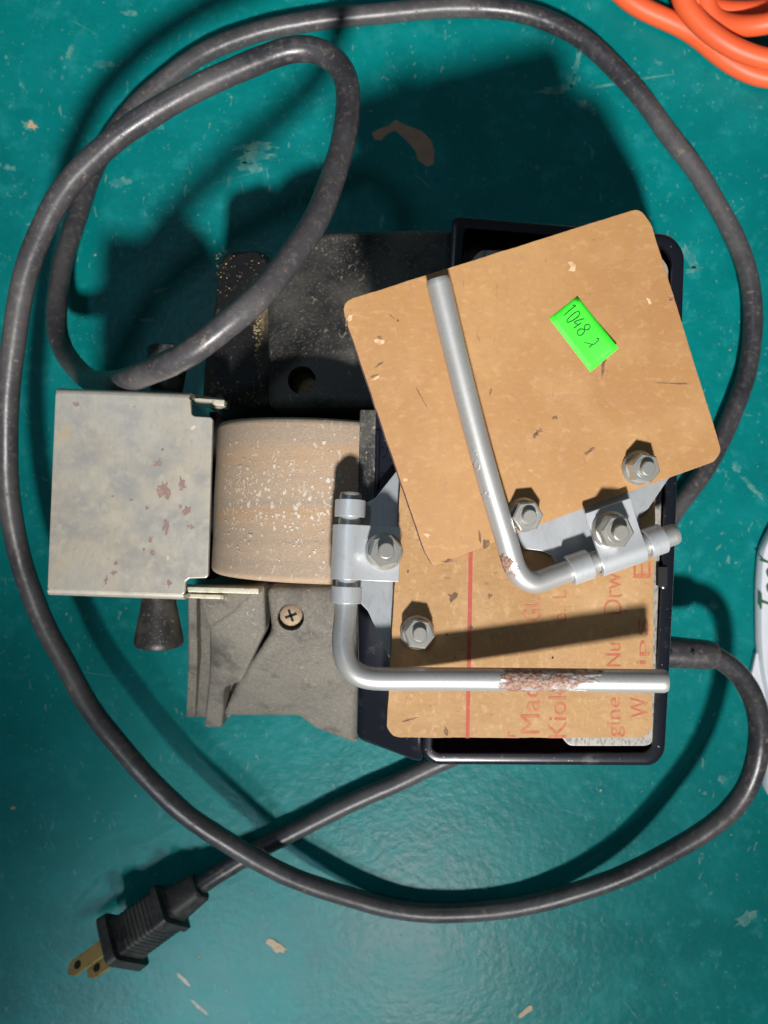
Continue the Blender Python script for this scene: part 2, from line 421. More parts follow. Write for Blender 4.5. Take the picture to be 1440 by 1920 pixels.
def blob(cx, cy, rx, ry, ang, seed, n=16, rough=.35):
    rnd = random.Random(seed); out = []
    a0 = math.radians(ang)
    for k in range(n):
        a = 2 * math.pi * k / n; r = 1 + rnd.uniform(-rough, rough)
        x, y = math.cos(a) * rx * r, math.sin(a) * ry * r
        out.append((cx + x * math.cos(a0) - y * math.sin(a0), cy + x * math.sin(a0) + y * math.cos(a0)))
    return out
def worn(pts, step=7.0, amp=.55, seed=1):
    out = []; n = len(pts)
    for i in range(n):
        a, b = Vector(pts[i]).to_2d(), Vector(pts[(i + 1) % n]).to_2d(); m = max(1, int((b - a).length / step))
        for k in range(m):
            p = a.lerp(b, k / m); q = Vector((p.x * .11, p.y * .11, seed)); r = Vector((p.x * .025, p.y * .025, seed))
            out.append(p + Vector((mnoise.noise(q) * amp + mnoise.noise(r) * amp * 1.5, mnoise.noise(q + Vector((7, 7, 7))) * amp + mnoise.noise(r + Vector((3, 9, 1))) * amp * 1.5)))
    return out
def flake(name, pts, mats, parent, thick=.12):
    """small real chip: a thin solid lying on a surface"""
    return prism(name, pts, Vector((0, 0, -thick)), mats, parent, smooth=None)

# ------------------------------------------------------------------ bench top
bench = mesh('tabletop', [(-900, -900, 0), (900, -900, 0), (900, 900, 0), (-900, 900, 0)], [(0, 1, 2, 3)], M.teal, smooth=None)
bench['kind'] = 'structure'
bench['label'] = 'teal painted bench top with paint specks and scratches'
def chip(pts, m, name='paint_chip', z=.10):
    flake(name, [P(x, y, z) for x, y in pts], m, bench, .09)
chip([(703,262),(697,250),(712,241),(728,236),(742,224),(752,230),(770,238),(790,245),(808,262),(815,285),(813,308),(800,312),
      (784,300),(778,282),(766,268),(752,254),(740,244),(725,252),(714,263)], M.stain, 'dried_spill')
for i, (cx, cy, rx, ry, an) in enumerate([(480,275,36,8,-4),(478,294,38,10,-3),(468,312,22,9,5),(225,342,18,9,-5),
        (55,236,16,10,10),(1082,118,5,30,12),(1072,150,11,12,0),(1042,168,30,8,-10),(1180,152,75,2.4,-10),(1100,200,22,8,35),
        (1232,117,9,4,20),(1290,480,26,10,50),(1302,505,16,5,-10),(1380,876,13,7,50),(1408,912,28,4,45),(692,1588,14,26,-12),
        (1353,1460,9,8,0),(1398,1722,20,10,-35),(715,1860,12,9,0),(132,98,6,14,25),(190,120,20,8,0),(275,600,12,3,0),
        (300,545,14,4,-20),(1340,1135,8,7,0),(700,1830,8,6,0),(1000,1295,1,1,0),(430,338,4,12,10),(245,25,14,5,10),(20,315,14,5,10)]):
    chip(blob(cx, cy, rx, ry, an, i + 3, 22, .42), M.chip)
for i, (cx, cy, rx, ry, an) in enumerate([(520,1775,18,9,30),(984,1898,17,5,-35),(60,235,9,6,20),(478,1130,1,1,0),(25,1515,4,3,0)]):
    chip(blob(cx, cy, rx, ry, an, i + 60, 14, .45), M.chiptan, z=.25)
for i, (cx, cy, rx, ry, an) in enumerate([(345,1838,18,3,42),(375,1890,22,3,40),(470,1640,1,1,0)]):
    chip(blob(cx, cy, rx, ry, an, i + 80, 14, .3), M.whitechip, 'scratch')
rnd = random.Random(17)
for i in range(34):
    cx, cy = rnd.uniform(0, 1440), rnd.uniform(0, 1920)
    chip(blob(cx, cy, rnd.uniform(10, 55), rnd.uniform(.4, .9), rnd.choice([-35, 40, 20, -10, 70]) + rnd.uniform(-15, 15), 300 + i, 16, .3), M.chip, 'scratch', .06)
rnd = random.Random(5)
for i in range(46):                                   # loose crumbs
    cx, cy = rnd.uniform(10, 1430), rnd.uniform(10, 1910); r = rnd.uniform(1.1, 2.6)
    chip(blob(cx, cy, r, r * rnd.uniform(.5, 1), rnd.uniform(0, 180), 200 + i, 7, .4),
         rnd.choice([M.chip, M.chip, M.whitechip, M.chiptan]), 'crumb', .35)

# ------------------------------------------------------------------ grinder
G = empty('bench_grinder', (10, -5, 0), 'black bench grinder with wide tan grinding wheel, steel tool rest and power cord', 'grinder')

# base casting: raised pillars, decks and skirts
block('base_housing', [(498,1097,76),(700,1097,76),(700,1183,76),(508,1183,76),(645,1238,63),(560,1343,28),(415,1343,28),(440,1285,43),
                       (672,1238,50),(672,1398,24),(590,1366,24)],
      [(0,1,2,3),(3,2,4),(3,4,5,7),(7,5,6),(2,8,4),(4,8,9,10,5)], [0,1,2,8,9,10,5,6,7,3], 9, M.grey, G, bevel=3.0, seg=4)
deck_f = G.children[-1]
sc = P(545, 1158, 76); bore(deck_f, sc, 4.6, 71.5, 90)
block('base_housing', [(500,765,79),(676,765,80),(852,765,82),(852,660,82),(676,660,80),(500,660,78),(852,426,62),(620,430,57),(535,452,54),(500,500,56)],
      [(0,1,4,5),(1,2,3,4),(5,4,7,8,9),(4,3,6,7)], [0,1,2,3,6,7,8,9,5], 9, M.black, G, bevel=3.5, seg=4)
deck_b = G.children[-1]
hc = P(566, 713, 79); bore(deck_b, hc, 4.8, 58, 95)
lathe('dust_plug', Vector((hc.x, hc.y, 66)), (0, 0, 1), [(0, 4.7), (1.2, 4.7), (2.2, 3.0), (2.0, .8)], M.dustclump, G, 20)
block('pillar', [(366,1097,74),(495,1097,78),(498,1180,74),(452,1278,53),(420,1290,49),(416,1364,22),(382,1364,22),(392,1280,46),(393,1180,66),(434,1150,78)],
      [(0,1,9,8),(1,2,9),(9,2,3,7,8),(7,3,4),(7,4,5,6)], [0,1,2,3,4,5,6,7,8], 6, M.grey, G, bevel=3.2, seg=4)
block('base_housing', [(352,1100,50),(505,1100,62),(480,1250,44),(430,1346,16),(352,1345,10)], [(0,1,2,3,4)], [0,1,2,3,4], 4, M.grey, G, bevel=1.0)
block('flange', [(352,1100,58),(368,1100,58),(370,1230,40),(366,1345,14),(349,1345,14),(354,1225,40)],
      [(0,1,2,5),(5,2,3,4)], [0,1,2,3,4,5], 4, M.grey, G, bevel=.5)
block('pillar', [(376,762,70),(510,762,75),(510,482,56),(488,466,50),(428,468,48),(407,492,48),(402,560,53),(380,690,65)],
      [(0,1,2,7),(2,3,4,5,6,7)], [0,1,2,3,4,5,6,7], 6, M.soot, G, bevel=3.0, seg=4)
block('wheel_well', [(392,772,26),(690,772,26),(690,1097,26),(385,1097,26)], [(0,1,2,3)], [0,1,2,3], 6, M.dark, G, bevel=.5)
# motor housing shoulder
block('motor_shoulder', [(676,766,106),(708,766,107.5),(856,766,107),(806,1180,107),(702,1100,107.5),(668,1100,106),(671,1240,100),(796,1405,98),(668,1388,88),(792,1434,92)],
      [(0,1,4,5),(1,2,3,4),(5,4,6),(4,3,7,6),(6,7,9,8)], [0,1,2,3,7,9,8,6,5], 9, M.gloss, G, bevel=2.6, seg=4)
# sooty strip next to the wheel
mesh('wheel_guard_strip', [P(675,768,106.4),P(705,768,107.9),P(699,1098,107.9),P(667,1098,106.4), P(675,768,105),P(705,768,106.5),P(699,1098,106.5),P(667,1098,105)],
     [(0,1,2,3),(4,7,6,5),(0,4,5,1),(1,5,6,2),(2,6,7,3),(3,7,4,0)], M.black, G, bevel=.4)
tube('moulded_ridge', [P(524,1187,74.2), P(580,1187,74.2), P(640,1188,74.2)], .8, M.grey, G, seg=10)
tube('moulded_ridge', [P(709,808,107.6), P(708,860,107.6), P(706,918,107.6)], .8, M.gloss, G, seg=10)
# tray
ocr = [(848,404),(1258,440),(1283,472),(1263,1100),(1246,1412),(1226,1435),(812,1433),(792,1416)]
icr = [(872,432),(1238,462),(1256,488),(1237,1100),(1222,1396),(1207,1409),(822,1408),(812,1400)]
rO = [16, 26, 26, 200, 20, 22, 18, 18]; rI = [14, 16, 16, 200, 12, 12, 10, 10]
o2, i2 = round_poly(ocr, rO, 6), round_poly(icr, rI, 6); n = len(o2)
ctr = Vector((1040, 920))
def inset(p, s): return ctr + (p - ctr) * s
loops = [[P(p.x, p.y, 9) * 1 for p in [inset(q, .90) for q in o2]], [P(p.x, p.y, 60) for p in [inset(q, .985) for q in o2]],
         [P(p.x, p.y, 101.2) for p in o2], [P(p.x, p.y, 102.6) for p in [inset(q, .996) for q in o2]], [P(p.x, p.y, 103) for p in [(a * .7 + b * .3) for a, b in zip(o2, i2)]],
         [P(p.x, p.y, 102.8) for p in [(a * .2 + b * .8) for a, b in zip(o2, i2)]], [P(p.x, p.y, 101.5) for p in i2], [P(p.x, p.y, 92) for p in i2]]
V = [v for l in loops for v in l]; Fc = []
for a in range(len(loops) - 1):
    for k in range(n): Fc.append((a * n + k, a * n + (k + 1) % n, (a + 1) * n + (k + 1) % n, (a + 1) * n + k))
Fc.append(tuple((len(loops) - 1) * n + k for k in range(n))); Fc.append(tuple(range(n))[::-1])
fm = [0] * (len(Fc) - 2) + [1, 0]
mesh('motor_housing', V, Fc, [M.gloss, M.maroon], G, fmat=fm, smooth=50)
prism('label_plate', [P(x, y, 101.6) for x, y in round_poly([(902,468),(1236,476),(1254,500),(1239,1000),(1225,1392),(1214,1399),(1066,1399),(1050,1378),(1050,1300),(870,1290),(884,486)], 10)],
      Vector((0, 0, -9)), M.plate, G, bevel=.4)
box('switch_notch', P(1240, 1080, 102.2), (3, 6, 3), M.dark, G, bevel=.3)
for (x, y) in ((1245, 1096),):
    lathe('rivet', P(x, y, 102.4), (0, 0, 1), [(0, 1.6), (.7, 1.5), (1.0, 1.0)], M.gloss, G, 16)
# grinding wheel
wz, wx, R = 71.5, -21.4, 37.0
ax = Vector((.04, 1, 0)).normalized(); c0 = Vector((wx, 3.4, wz))
wheel = lathe('grinding_wheel', c0, ax, [(-25.2, 10), (-25.2, R - 1.6), (-24.7, R - .7), (-23.9, R - .15), (-23, R), (-12, R - .15), (0, R + .1), (12, R - .1), (23, R), (24.2, R - .3), (25, R - 1.2), (25.2, R - 2.2), (25.2, 10)],
              M.stone, G, 120, start=(0, 0, 1), smooth=40)
rnd = random.Random(11)
wu = Vector((0, 0, 1)); wv = ax.cross(wu)
vv, ff = [], []
for i in range(480):
    t = rnd.gauss(-1, 8.5); a = rnd.uniform(-.50, .95)
    if abs(t) > 22: continue
    r = abs(rnd.gauss(.12, .20)) + .10
    nrm = wu * math.cos(a) + wv * -math.sin(a) * -1
    nrm = wu * math.cos(a) - Vector((1, -.04, 0)).normalized() * math.sin(a)
    tg = ax.cross(nrm); o = c0 + ax * t + nrm * (R + .10); k0 = len(vv); m = 7
    for k in range(m):
        b = 2 * math.pi * k / m; q = r * rnd.uniform(.5, 1.3)
        vv.append(o + ax * math.cos(b) * q * 1.2 + tg * math.sin(b) * q)
    vv.append(o - nrm * .4)
    ff.append(tuple(range(k0, k0 + m)))
    for k in range(m): ff.append((k0 + k, k0 + (k + 1) % m, k0 + m))
chips = mesh('white_chips', vv, ff, M.whitechip, wheel, smooth=None); chips['kind'] = 'stuff'
# tool rest: bent sheet with notched corners
rz = 93.0
rest_px = [(103,738),(108,735),(352,744),(357,748),(359,776),(364,780),(395,782),(399,786),(390,1080),(386,1084),(354,1085),(348,1090),(346,1112),(342,1116),(92,1107),(88,1103)]
prism_rest = prism('tool_rest', [P(x, y, rz) for x, y in rest_px], Vector((0, 0, -2)), M.steel, G, bevel=.5)
def flange(a, b, depth, drop, name='bent_edge'):
    A, B = P(*a, rz - .1), P(*b, rz - .1); d = (B - A).normalized(); nrm = Vector((d.y, -d.x, 0))
    if (A.y > 0): nrm = -nrm if nrm.y < 0 else nrm
    else: nrm = nrm if nrm.y < 0 else -nrm
    prof = [(0, 0)] + [(1.8 * math.sin(t), -1.8 * (1 - math.cos(t))) for t in (.3, .6, .9, 1.2, 1.57)] + [(1.8, -drop), (.2, -drop), (.2, -2.2)]
    V = []; Fc = []
    for E in (A, B): V += [E + nrm * u + Vector((0, 0, v)) for u, v in prof]
    m = len(prof)
    for k in range(m): Fc.append((k, (k + 1) % m, m + (k + 1) % m, m + k))
    Fc += [tuple(range(m)), tuple(range(m, 2 * m))[::-1]]
    return mesh(name, V, Fc, M.steel, prism_rest, smooth=40)
flange((89, 1106), (344, 1115), 2, 18); flange((105, 737), (355, 746), 2, 18)
for (x, y, rx, ry, an, m) in [(308,920,11,17,-10,M.rustfleck),(341,909,6,14,-8,M.rustfleck),(350,958,6,10,25,M.rustfleck),(357,987,7,4,-10,M.rustfleck),
        (312,986,6,13,5,M.rustfleck),(297,868,8,6,-30,M.rustfleck),(143,759,6,4,0,M.rustfleck),(317,1093,5,8,0,M.rustfleck),(214,1074,7,4,-25,M.rustfleck),
        (199,1087,3,7,15,M.rustfleck),(217,1056,4,3,0,M.rustfleck),(286,1037,4,5,0,M.rustfleck),(270,1030,2.5,3,0,M.rustfleck),(282,1012,4,5,30,M.rustfleck),
        (246,937,3,2.5,0,M.rustfleck),(276,952,3,4,0,M.rustfleck),(211,931,2,2,0,M.rustfleck),(305,843,3,2,0,M.rustfleck),(338,950,3,4,0,M.rustfleck),(315,1045,3,5,0,M.edge),
        (120,815,14,24,10,M.ochre),(362,802,6,3,-40,M.whitechip)]:
    flake('rust_spot' if m is M.rustfleck else 'stain', [P(px, py, rz + .06) for px, py in blob(x, y, rx, ry, an, int(x * 7 + y), 15, .45)], m, prism_rest, .05)
box('bracket_arm', P(408, 1104, 82), (29, 1.8, 9), M.edge, G, rot=math.radians(-1.5), bevel=.3)
box('bracket_arm', P(385, 1116, 80), (14, 1.4, 8), M.edge, G, rot=math.radians(-2), bevel=.3)
box('bracket_arm', P(398, 757, 82), (10, 2.0, 9), M.edge, G, rot=math.radians(-4), bevel=.3)
box('bracket_arm', P(392, 750, 78), (12, 1.4, 8), M.edge, G, rot=math.radians(-8), bevel=.3)
lathe('clamp_knob', P(298, 1112, 76), Vector((-.03, -1, -.10)), [(0, 4.6), (.4, 5.4), (3, 5.8), (15.5, 8.2), (17.0, 8.4), (18.0, 8.0), (18.6, 6.5), (19.0, 3)], M.knob, G, 32)
lathe('clamp_knob', P(312, 738, 72), Vector((.02, 1, -.08)), [(0, 4.6), (.4, 5.4), (3, 5.8), (14, 7.2), (15.5, 7.3), (16.2, 6.4), (16.8, 3)], M.knob, G, 32)
# screw in its counterbore
scr = lathe('screw', sc - Vector((0, 0, 4.4)) + Vector((-.15, .4, 0)), (0, 0, 1), [(0, 3.9), (1.6, 3.9), (2.3, 3.2), (2.6, 1.5)], M.screw, G, 28)
for a in (20, 110):
    box('cross_slot', sc + Vector((-.15, .4, -1.75)), (4.2, .9, .25), M.dark, scr, rot=math.radians(a), bevel=.08)
# raised lettering beside the ridge and caked dust
def text_mesh(txt):
    cu = bpy.data.curves.new('t', 'FONT'); cu.body = txt; cu.resolution_u = 3
    o = bpy.data.objects.new('t', cu); C.objects.link(o)
    dg = bpy.context.evaluated_depsgraph_get(); dg.update()
    me = bpy.data.meshes.new_from_object(o.evaluated_get(dg))
    V = [tuple(v.co) for v in me.vertices]; Fc = [tuple(p.vertices) for p in me.polygons]
    bpy.data.objects.remove(o); bpy.data.curves.remove(cu); bpy.data.meshes.remove(me)
    x0, x1 = min(v[0] for v in V), max(v[0] for v in V); y0, y1 = min(v[1] for v in V), max(v[1] for v in V)
    return [((v[0] - x0) / (x1 - x0), (v[1] - y0) / (y1 - y0)) for v in V], Fc
def print_up(name, txt, x0, x1, y0, y1, at, mats, parent, shear=0.0):
    """lettering that reads up the picture, letter tops towards the left; fits the px box"""
    tv, tf = text_mesh(txt)
    mesh(name, [at(x1 - (x1 - x0) * v, y1 - (y1 - y0) * (u + shear * v)) for u, v in tv], tf, mats, parent, smooth=None)
for t, y0, y1 in (('G', 886, 912), ('S', 838, 866)):
    tv, tf = text_mesh(t); n = len(tv)
    top = [P(738 - 24 * v, y1 - (y1 - y0) * u, 107.9) for u, v in tv]
    ec = {}
    for f in tf:
        for a, b in zip(f, f[1:] + f[:1]): ec[tuple(sorted((a, b)))] = ec.get(tuple(sorted((a, b))), 0) + 1
    mesh('raised_letter', top + [v + Vector((0, 0, -1.2)) for v in top], list(tf) + [(a, b, b + n, a + n) for (a, b), k in ec.items() if k == 1], M.gloss, G, smooth=None)
rnd = random.Random(3)
vv, ff = [], []
def crumb(p, r):
    k0 = len(vv)
    for d in ((1,0,0),(0,1,0),(-1,0,0),(0,-1,0),(0,0,.6)): vv.append(p + Vector(d) * r * rnd.uniform(.5, 1.4))
    ff.extend([(k0, k0+1, k0+4), (k0+1, k0+2, k0+4), (k0+2, k0+3, k0+4), (k0+3, k0, k0+4), (k0, k0+3, k0+2, k0+1)])
for i in range(420):
    t = rnd.random(); x = 500 - 26 * rnd.random() ** 2 * (1 - abs(t - .45)) ; y = 545 + 190 * t
    crumb(P(x, y, 58.5 + 16.5 * (t * .75 + .05) + .6), rnd.uniform(.2, .65))
for i in range(60):
    crumb(P(rnd.uniform(385, 500), rnd.uniform(715, 758), 73), rnd.uniform(.15, .55))
for i in range(70):
    crumb(P(rnd.uniform(405, 500), rnd.uniform(475, 560), 55), rnd.uniform(.12, .4))
for i in range(25):
    crumb(P(rnd.uniform(352, 368), rnd.uniform(1180, 1330), 34), rnd.uniform(.15, .5))
d = mesh('caked_dust', vv, ff, M.dustclump, G, smooth=None); d['kind'] = 'stuff'

# cord: from the strain relief round the machine, under it and out to the plug
cord_px = [(1338,1229,31),(1385,1258,36),(1422,1320,41),(1428,1400,42),(1402,1480,38),(1325,1556,28),(1190,1632,15),(1030,1688,7),(870,1712,5),
    (710,1698,7),(555,1648,14),(400,1562,23),(270,1455,28),(165,1320,31),(92,1190,35),(42,1060,41),(16,920,49),(12,770,58),(28,620,66),(60,480,72),
    (120,355,76),(215,265,78),(335,185,80),(450,126,80),(550,90,80),(615,98,80),(650,142,82),(654,205,85),(634,305,92),(590,412,101),(522,517,109),
    (440,598,112),(350,662,109),(275,699,98),(215,716,78),(160,708,50),(122,664,32),(106,590,22),(114,500,14),(145,395,8),(183,300,5),(232,225,4.3),(300,155,4.2),
    (400,92,4.2),(540,48,4.2),(700,27,4.2),(850,15,4.2),(955,18,4.2),(1050,50,4.2),(1135,108,4.2),(1220,205,4.2),(1308,325,4.2),(1378,445,4.2),
    (1412,565,4.2),(1405,685,4.2),(1368,795,4.2),(1312,895,4.2),(1262,965,4.2),(1190,1080,4.2),(1080,1230,4.2),(940,1370,4.2),(810,1436,4.2),(650,1508,4.2),
    (520,1572,4.4),(430,1626,7),(372,1664,11)]
path = smooth_path(resample(catmull([P(*p) for p in cord_px], 14), 2.2), 14)
path = [p + Vector((mnoise.noise(p * .035) * .9, mnoise.noise(p * .035 + Vector((9, 3, 1))) * .9, 0)) for p in path]
def cord_r(t): return 1 + .035 * mnoise.noise(Vector((t * 140, 0, 3))) + .025 * mnoise.noise(Vector((t * 420, 5, 0)))
cord = tube('power_cord', path, 4.1, M.rubber, G, seg=20, rfun=cord_r)
a, b = P(1215, 1219, 30), P(1343, 1229, 31)
tube('strain_relief', [a.lerp(b, k / 8) for k in range(9)], 6.4, M.rubber, G, seg=24, rfun=lambda t: 1.03 - .12 * t, chamfer=.8)
for x in (1257, 1300): lathe('relief_hole', P(x, 1224, 37.0), (0, 0, 1), [(0, .8), (.35, .7)], M.dark, G, 12)
# plug, rolled on its side
bk, fr = P(376, 1661, 11.5), P(224, 1768, 13.5)
pa = (fr - bk).normalized(); pl = Vector((0, 0, 1)).cross(pa).normalized(); pu = pa.cross(pl)
ra = math.radians(-50); pw = pl * math.cos(ra) + pu * math.sin(ra); ph = pa.cross(pw)
Lp = (fr - bk).length
secs = [(0, 5.2, 5.2), (.02, 5.8, 5.8), (.28, 7.0, 6.6), (.30, 6.6, 6.2), (.335, 6.8, 6.4), (.34, 10.6, 8.6), (.40, 10.6, 8.8), (.405, 8.6, 7.8)]
for k in range(8):
    t = .47 + k * .045; secs += [(t, 8.8, 8.0), (t + .008, 8.55, 7.75), (t + .026, 8.55, 7.75), (t + .034, 8.8, 8.0)]
secs += [(.885, 9.8, 8.2), (.89, 12.6, 10.2), (.985, 12.8, 10.4), (1, 12.2, 9.8)]
V, Fc, sg = [], [], 24
for (t, hw, hh) in secs:
    for k in range(sg):
        an = 2 * math.pi * k / sg; cx, sx = math.cos(an), math.sin(an)
        e = .5 if t < .33 else .22
        V.append(bk + pa * Lp * t + pw * hw * math.copysign(abs(cx) ** e, cx) + ph * hh * math.copysign(abs(sx) ** e, sx))
for i in range(len(secs) - 1):
    for k in range(sg): Fc.append((i * sg + k, i * sg + (k + 1) % sg, (i + 1) * sg + (k + 1) % sg, (i + 1) * sg + k))
Fc += [tuple(range(sg))[::-1], tuple((len(secs) - 1) * sg + k for k in range(sg))]
zmin = min(v.z for v in V)
V = [v + Vector((0, 0, max(0, .3 - zmin) * min(1, max(0, (v - bk).dot(pa) / Lp)))) for v in V]
mesh('plug', V, Fc, M.rubber_d, cord, smooth=30)
for s_ in (-1, 1):
    o_ = fr + Vector((0, 0, max(0, .3 - zmin))) + pw * 6.4 * s_ - pa * .5
    # blade: flat faces towards each other, hole near the tip
    nrm = -pw; wd = pa.cross(nrm)
    L_, w_ = 20.0, 3.2; th = .75
    outl = [(0, -w_), (L_ - 2.5, -w_), (L_, -w_ + 1.8), (L_, w_ - 1.8), (L_ - 2.5, w_), (0, w_)]
    top = [o_ + pa * x + wd * y + nrm * th for x, y in outl]
    bl = prism('prong', top, nrm * -1.5, M.brass, cord, bevel=.2)
    lathe('prong_hole', o_ + pa * 15.2 + nrm * (th + .02), nrm, [(0, 1.7), (.06, 1.65)], M.dark, cord, 18)

# ------------------------------------------------------------------ hardboard jigs
def nut(parent, o, n, scale=1.0, turn=0.0, stud=2.4):
    u = n.orthogonal().normalized(); u = Matrix.Rotation(turn, 3, n) @ u
    b = lathe('flange_nut', o, n, [(0, 5.0 * scale), (.7 * scale, 5.0 * scale), (1.5 * scale, 4.3 * scale)], M.nut, parent, 32, start=u)
    hx = lathe('hex', o, n, [(.8 * scale, 4.5 * scale), (5.0 * scale, 4.5 * scale), (5.4 * scale, 4.0 * scale)], M.nut, b, 6, start=u, smooth=20)
    lathe('bore_rim', o, n, [(5.3 * scale, 2.9 * scale), (5.55 * scale, 2.9 * scale), (5.5 * scale, 2.3 * scale)], M.nut, b, 24)
    lathe('stud', o, n, [(4.5 * scale, 1.9 * scale)] + [(5.4 * scale + .28 * k, (2.05 if k % 2 else 1.85) * scale) for k in range(int(stud / .28) - 1)] + [(5.4 * scale + stud - .15, 2.0 * scale), (5.4 * scale + stud, 1.8 * scale)], M.nut, b, 24, smooth=25)
    return b
def knuckle(name, parent, A, B, up, r, t, a0, a1, tail=None, m_=None):
    """sheet curled round the rod axis A->B; tail: extra flat profile points (u,n) after the curl"""
    d = (B - A).normalized(); n_ = (up - d * up.dot(d)).normalized(); u_ = n_.cross(d)
    prof = [((r + t / 2) * math.cos(math.radians(a0 + (a1 - a0) * k / 26)), (r + t / 2) * math.sin(math.radians(a0 + (a1 - a0) * k / 26))) for k in range(27)]
    if tail: prof += tail
    V, Fc = [], []; m = len(prof)
    for E in (A, B):
        for i, p in enumerate(prof):
            q0, q1 = Vector(prof[max(i - 1, 0)]), Vector(prof[min(i + 1, m - 1)]); tg = (q1 - q0).normalized(); nn = Vector((-tg.y, tg.x))
            for s_ in (-.5, .5):
                q = Vector(p) + nn * t * s_; V.append(E + u_ * q.x + n_ * q.y)
    o2_ = 2 * m
    for i in range(m - 1):
        a_, b_ = 2 * i, 2 * i + 2
        Fc += [(a_, b_, b_ + o2_, a_ + o2_), (a_ + 1, a_ + 1 + o2_, b_ + 1 + o2_, b_ + 1), (a_, a_ + 1, b_ + 1, b_), (a_ + o2_, b_ + o2_, b_ + 1 + o2_, a_ + 1 + o2_)]
    Fc += [(0, o2_, o2_ + 1, 1), (o2_ - 2, o2_ - 1, 2 * o2_ - 1, 2 * o2_ - 2)]
    return mesh(name, V, Fc, m_ or M.zinc, parent, smooth=35, bevel=.18)
RR = 3.2
# ---- lower jig
LP = Plane((735, 1380, 121), (1222, 1383, 115), (745, 950, 115.5))
J1 = empty('knife_rest_jig', P(980, 1200, 110), 'tan hardboard jig with red print and long rusty rod, lying flat on the grinder', 'jig')
bd = [(752,880),(1230,880),(1229,950),(1223,1366),(1206,1384),(752,1383),(738,1381),(725,1366),(727,1330),(748,950)]
prism('board', [LP.at(p.x, p.y) for p in worn(round_poly(bd, [6,6,50,4,4,20,8,8,60,60], 3), seed=2)], LP.n * -3.2, [M.board_rough, M.board_edge], J1, bevel=.35, side_mat=1)
board1 = J1.children[-1]
prism('bracket', [LP.at(x, y, -3.4) for x, y in [(850,860),(760,862),(741,886),(704,933),(690,941),(646,944),(646,1128),(676,1131),(690,1146),(729,1232),(745,1250),(850,1250)]],
      LP.n * -1.3, M.zinc, J1, bevel=.25)
ax0, ax1 = LP.at(658, 922, 1.0), LP.at(646, 1190, 1.0)
def on1(y, off=1.0): return LP.at(658 - 12 * (y - 922) / 268, y, off)
rodpts = [on1(924), on1(1000), on1(1090), on1(1150, 1.8), LP.at(643, 1195, 3.4), LP.at(646, 1232, 5), LP.at(659, 1257, 5.6), LP.at(683, 1270, 6), LP.at(720, 1273, 6.4), LP.at(800, 1273, 7.2), LP.at(950, 1274, 10.0), LP.at(1100, 1275.5, 13), LP.at(1251, 1277, 16)]
rp = smooth_path(resample(catmull(rodpts, 12), .8), 10)
def rust1(t, p):
    px = 720 + p.x * F / (H - p.z); py = 960 - p.y * F / (H - p.z)
    e = 14 * math.sin(py * .35) + 9 * math.sin(py * .83 + 1)
    lo, hi = 952 + e * .5, 1112 + e - max(0, py - 1274) * 2.2
    v = .64 - .42 * min(1, max(0, lo - px, px - hi) / 26) if lo - 60 < px < hi + 70 else 0
    if px < 900: v = 0
    v -= .10 * max(0, min(1, (px - 1060) / 40))
    if py < 1200: v = 0
    return v
tube('rod', rp, RR, M.rod, J1, seg=28, rust=rust1, chamfer=.35)
up = LP.n
knuckle('bracket_knuckle', J1, on1(938), on1(970), up, RR + .05, 1.2, 270, -25, None, M.strap)
knuckle('bracket_knuckle', J1, on1(1100), on1(1131), up, RR + .05, 1.2, 270, -25, None, M.strap)
knuckle('clamp_strap', J1, on1(985), on1(1087), up, RR + .25, 1.3, 250, 75, [(2.6, 3.5), (4.4, 3.1), (6.5, 2.8), (9.0, 2.7), (14.6, 2.7)], M.strap)
nut(J1, LP.at(720, 1034, 4.4), LP.n, 1.08, .5, 2.2)
nut(J1, LP.at(782, 1186, 0.0), LP.n, 1.0, .1, 1.6)
mesh('red_line', [LP.at(x, y, .06) for x, y in [(880,960),(887,960),(885,1150),(880,1384),(873,1384),(877,1150)]], [(0,1,2,5),(5,2,3,4)], M.redline, board1, smooth=None)
at1 = lambda x, y: LP.at(x, y, .06)
for t, x0, x1, y0, y1 in [('Mac', 976,1012,1288,1376), ('GL', 980,1014,1122,1166), ('Kiok', 1028,1062,1288,1384), ('e.', 1044,1062,1142,1166), ('L', 1036,1062,1108,1122),
        ('gine', 1138,1172,1308,1382), ('Nu', 1136,1164,1206,1250), ('D', 1132,1166,1124,1152), ('rw', 1142,1164,1074,1120), ('W', 1182,1215,1308,1346),
        ('ip', 1194,1218,1200,1246), ('s', 1196,1216,1160,1192), ('E', 1188,1220,1054,1084), ('r', 952,966,1372,1382)]:
    print_up('printed_text', t, x0, x1, y0, y1, at1, M.red, board1)
for (x, y, rx, ry, an, m) in [(849,1120,9,8,0,M.darkmark),(883,1176,4,5,0,M.darkmark),(838,1190,4,3,20,M.darkmark),(765,1072,2,3,0,M.darkmark),(836,1370,3,8,-10,M.darkmark),(853,1233,2,2,0,M.darkmark),
                              (918,1118,4,4,0,M.darkmark),(1036,1233,2,2,0,M.dark),(770,1349,16,1.2,-15,M.darkmark)]:
    flake('dent_mark', [LP.at(px, py, .07) for px, py in blob(x, y, rx, ry, an, int(x + y), 10, .5)], m, board1, .05)
